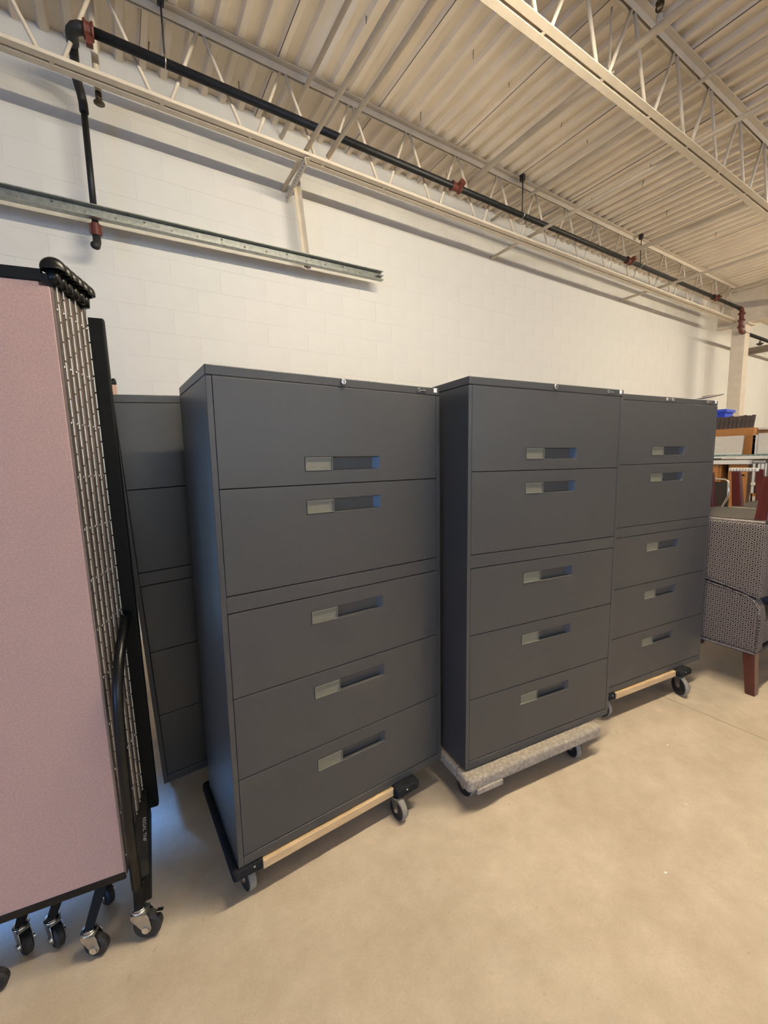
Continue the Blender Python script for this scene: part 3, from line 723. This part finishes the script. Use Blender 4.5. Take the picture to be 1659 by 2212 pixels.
# items on the counter
t = thing('hutch_panel', 'upright orange veneer hutch standing on the counter', 'hutch', (0, 0, 1.486))
MB().box(5.72, 5.75, 1.742, 2.25, 0, .285).build('front_panel', M['orange'], t, bevel=.002)
MB().box(5.751, 6.12, 1.742, 1.765, 0, .284).build('side_panel', M['orange'], t, bevel=.002); MB().box(5.751, 6.12, 2.227, 2.25, 0, .284).build('side_panel', M['orange'], t, bevel=.002)
MB().box(5.751, 6.12, 1.766, 2.226, .262, .284).build('top_panel', M['orange'], t, bevel=.002)
t = thing('cream_board', 'long cream laminate board standing in front of the orange hutch', 'board', (5.66, 0, 1.4865), (0, R(6), 0))
MB().box(0, .024, 1.815, 2.25, 0, .205).build('board', M['cream'], t, bevel=.002); MB().box(-.002, .0, 1.82, 2.245, .004, .02).build('edge_strip', M['white'], t)
t = thing('cream_cabinet', 'small cream laminate cabinet side on the right of the counter', 'cabinet', (5.56, 0, 1.4865))
MB().box(0, .5, 1.20, 1.66, 0, .212).build('body', M['cream'], t, bevel=.003); MB().box(-.012, -.0005, 1.675, 1.70, 0, .20).build('stile', M['cream'], t, bevel=.002)
MB().box(-.012, .3, 1.661, 1.70, 0, .198).build('side', M['cream'], t, bevel=.002)
for z in (.165, .115): MB().tube([(-.0125, 1.688, z), (-.0135, 1.688, z)], .005, 8).build('screw_hole', M['rubber'], t)
mesh('plank', 'narrow peach plank lying end-on past the orange hutch', 'plank', MB().box(5.80, 6.3, 1.60, 1.738, 1.745, 1.768), 'cream')
# leaning row of brown carpeted boards, ten of them
ORD = ['leftmost', 'second from left', 'third from left', 'fourth from left', 'fifth from left', 'sixth, the middle one', 'fifth from right', 'fourth from right', 'third from right', 'second from right', 'rightmost']
for i in range(11):
    y = 2.20-i*.0385
    t = thing('brown_board', 'thin brown carpet-faced board leaning on the orange hutch, %s in its row' % ORD[i], 'board', (5.79+.004*(i % 3), y, 1.7725), (0, R(17), 0), 'brown boards leaning on the hutch')
    MB().box(0, .02, -.0375, -.001, 0, .142+.004*((i*7) % 3)).build('board', M['brown'], t, bevel=.006, seg=3)
    MB().box(-.001, .0, -.03, -.008, .01, .13).build('face', M['brown'], t)
t = thing('blue_bin', 'blue plastic storage bin standing behind the brown boards', 'bin', (6.08, 2.20, 1.7705))
m = MB(); hexa(m, [Vector((-.09, -.085, 0)), Vector((.09, -.085, 0)), Vector((.09, .085, 0)), Vector((-.09, .085, 0))], [Vector((-.115, -.105, .225)), Vector((.115, -.105, .225)), Vector((.115, .105, .225)), Vector((-.115, .105, .225))])
m.build('body', M['blue'], t, bevel=.006)
m = MB(); m.box(-.13, .13, -.12, .12, .205, .24); m.build('rim', M['blue'], t, bevel=.005)
for k in range(5): MB().box(-.121, -.105, -.08+k*.036, -.072+k*.036, .09, .206).build('rib', M['blue'], t)
# white legged frame and dark box right of the desk
t = thing('metal_rack', 'off-white metal rack standing between the desk and the counter post', 'rack')
for y in (1.655, 1.615, 1.583): MB().box(5.50, 5.53, y-.008, y+.012, .9, 1.395).build('upright', M['white'], t, bevel=.003)
MB().box(5.48, 5.56, 1.562, 1.664, 1.396, 1.426).build('crown', M['grey'], t, bevel=.012, seg=3)
MB().box(5.49, 5.56, 1.562, 1.670, 1.17, 1.20).build('shelf', M['white'], t, bevel=.004)
MB().box(5.49, 5.56, 1.562, 1.670, .86, .90).build('foot_rail', M['white'], t, bevel=.004)
MB().box(5.50, 5.56, 1.57, 1.672, 0, .86).build('pedestal', M['cream'], t)
MB().box(5.52, 5.56, 1.565, 1.672, 1.09, 1.169).build('dark_bay', M['leather'], t)
MB().box(5.50, 5.56, 1.565, 1.672, 1.06, 1.088).build('bay_sill', M['orange'], t); MB().box(5.50, 5.56, 1.565, 1.672, .901, 1.059).build('bay_panel', M['cream'], t)
# black stacking chair with bright frame, seen between the upturned legs
t = thing('side_chair', 'black vinyl side chair with bright metal edge behind the upturned chair legs', 'chair', (4.85, 1.72, 0), (0, 0, R(-12)))
MB().box(-.02, .02, -.10, .10, .82, 1.235).build('backrest', M['leather'], t, bevel=.018, seg=3)
MB().tube([(-.03, .105, 1.0), (-.03, .105, 1.245), (-.03, .08, 1.262), (-.03, -.08, 1.262), (-.03, -.108, 1.24), (-.03, -.112, 1.10), (-.03, -.06, .98), (-.03, .03, .87), (-.03, .06, .80)], .009, 10).build('frame', M['chrome'], t, smooth=True)
MB().box(-.05, .40, -.2, .2, .44, .50).build('seat', M['leather'], t, bevel=.02)
for x, y in ((-.03, -.18), (-.03, .18), (.37, -.18), (.37, .18)): MB().tube([(x, y, 0), (x, y, .45)], .011, 8).build('leg', M['chrome'], t, smooth=True)
MB().box(-.03, -.01, -.03, .03, .5, .83).build('back_post', M['chrome'], t)
t = thing('white_rail', 'white ribbed rail resting across the upturned chair legs', 'rail', (4.02, 1.27, 1.3645), (0, R(0), R(-4)))
MB().box(-.012, .012, -.09, .09, 0, .026).build('rail', M['white'], t, bevel=.004)
for k in range(9): MB().box(-.0145, -.012, -.08+k*.019, -.07+k*.019, .004, .022).build('rib', M['grey'], t)
# thin tray left on top of the right-hand cabinet
t = thing('plastic_tray', 'thin grey curved tray poking out over the right-hand cabinet top', 'tray', (3.02, 1.30, 1.8255), (0, R(-6), R(-35)))
m = MB(); n_ = 10; prev = None
for k in range(n_+1):
    x = .26*k/n_; w = .055*math.sin(math.pi*(.15+.8*k/n_)); z = .012*(k/n_)**2+.001
    cur = [m.bm.verts.new((x, y, zz)) for y, zz in ((-w, z+.006), (0, z), (w, z+.006), (w, z+.010), (0, z+.004), (-w, z+.010))]
    if prev:
        for i in range(6): m.bm.faces.new((prev[i], prev[(i+1) % 6], cur[(i+1) % 6], cur[i]))
    else: m.bm.faces.new(cur)
    prev = cur
m.bm.faces.new(prev); m.build('shell', M['grey'], t, smooth=True)
MB().box(.14, .22, -.012, .012, .014, .022).build('clip', M['brown'], t, bevel=.003)
# chips of paint and grit on the floor
m = MB()
for x, y in ((1.95, .72), (1.55, .62), (2.3, .95)):
    for k in range(1): m.box(x, x+.008, y, y+.006, .0002, .002)
tag(m.build('paint_chip', M['sticker']), 'tiny white chips scattered on the concrete floor', 'chips', kind='stuff')

# ------------------------------------------------------------------ strip lights (out of frame above and behind the camera)
def strip(x, y, z, L_, label):
    t = thing('strip_light', label, 'lamp', (x, y, z))
    MB().box(-L_/2, L_/2, -.10, .10, .040, .055).box(-L_/2, L_/2, -.06, .06, .056, .11).build('housing', M['white'], t, bevel=.004)
    MB().tube([(-L_/2+.03, 0, 0), (L_/2-.03, 0, 0)], .019, 12).build('tube', M['lens'], t, smooth=True)
    for s in (-1, 1): MB().box(s*(L_/2-.02)-.012, s*(L_/2-.02)+.012, -.03, .03, -.025, .045).build('socket', M['white'], t)
    for s in (-1, 1): MB().tube([(s*L_*.35, 0, .10), (s*L_*.35, 0, ZD-z)], .003, 6).build('hanging_wire', M['steel'], t)
for x, y, l in ((1.8, .7, 'in front of the cabinets, just above the frame'), (7.7, -.1, 'farther right over the stacked chairs'), (13.2, .4, 'beyond the steel girder')):
    strip(x, y, 3.66, 2.36, 'hanging strip light, ' + l)
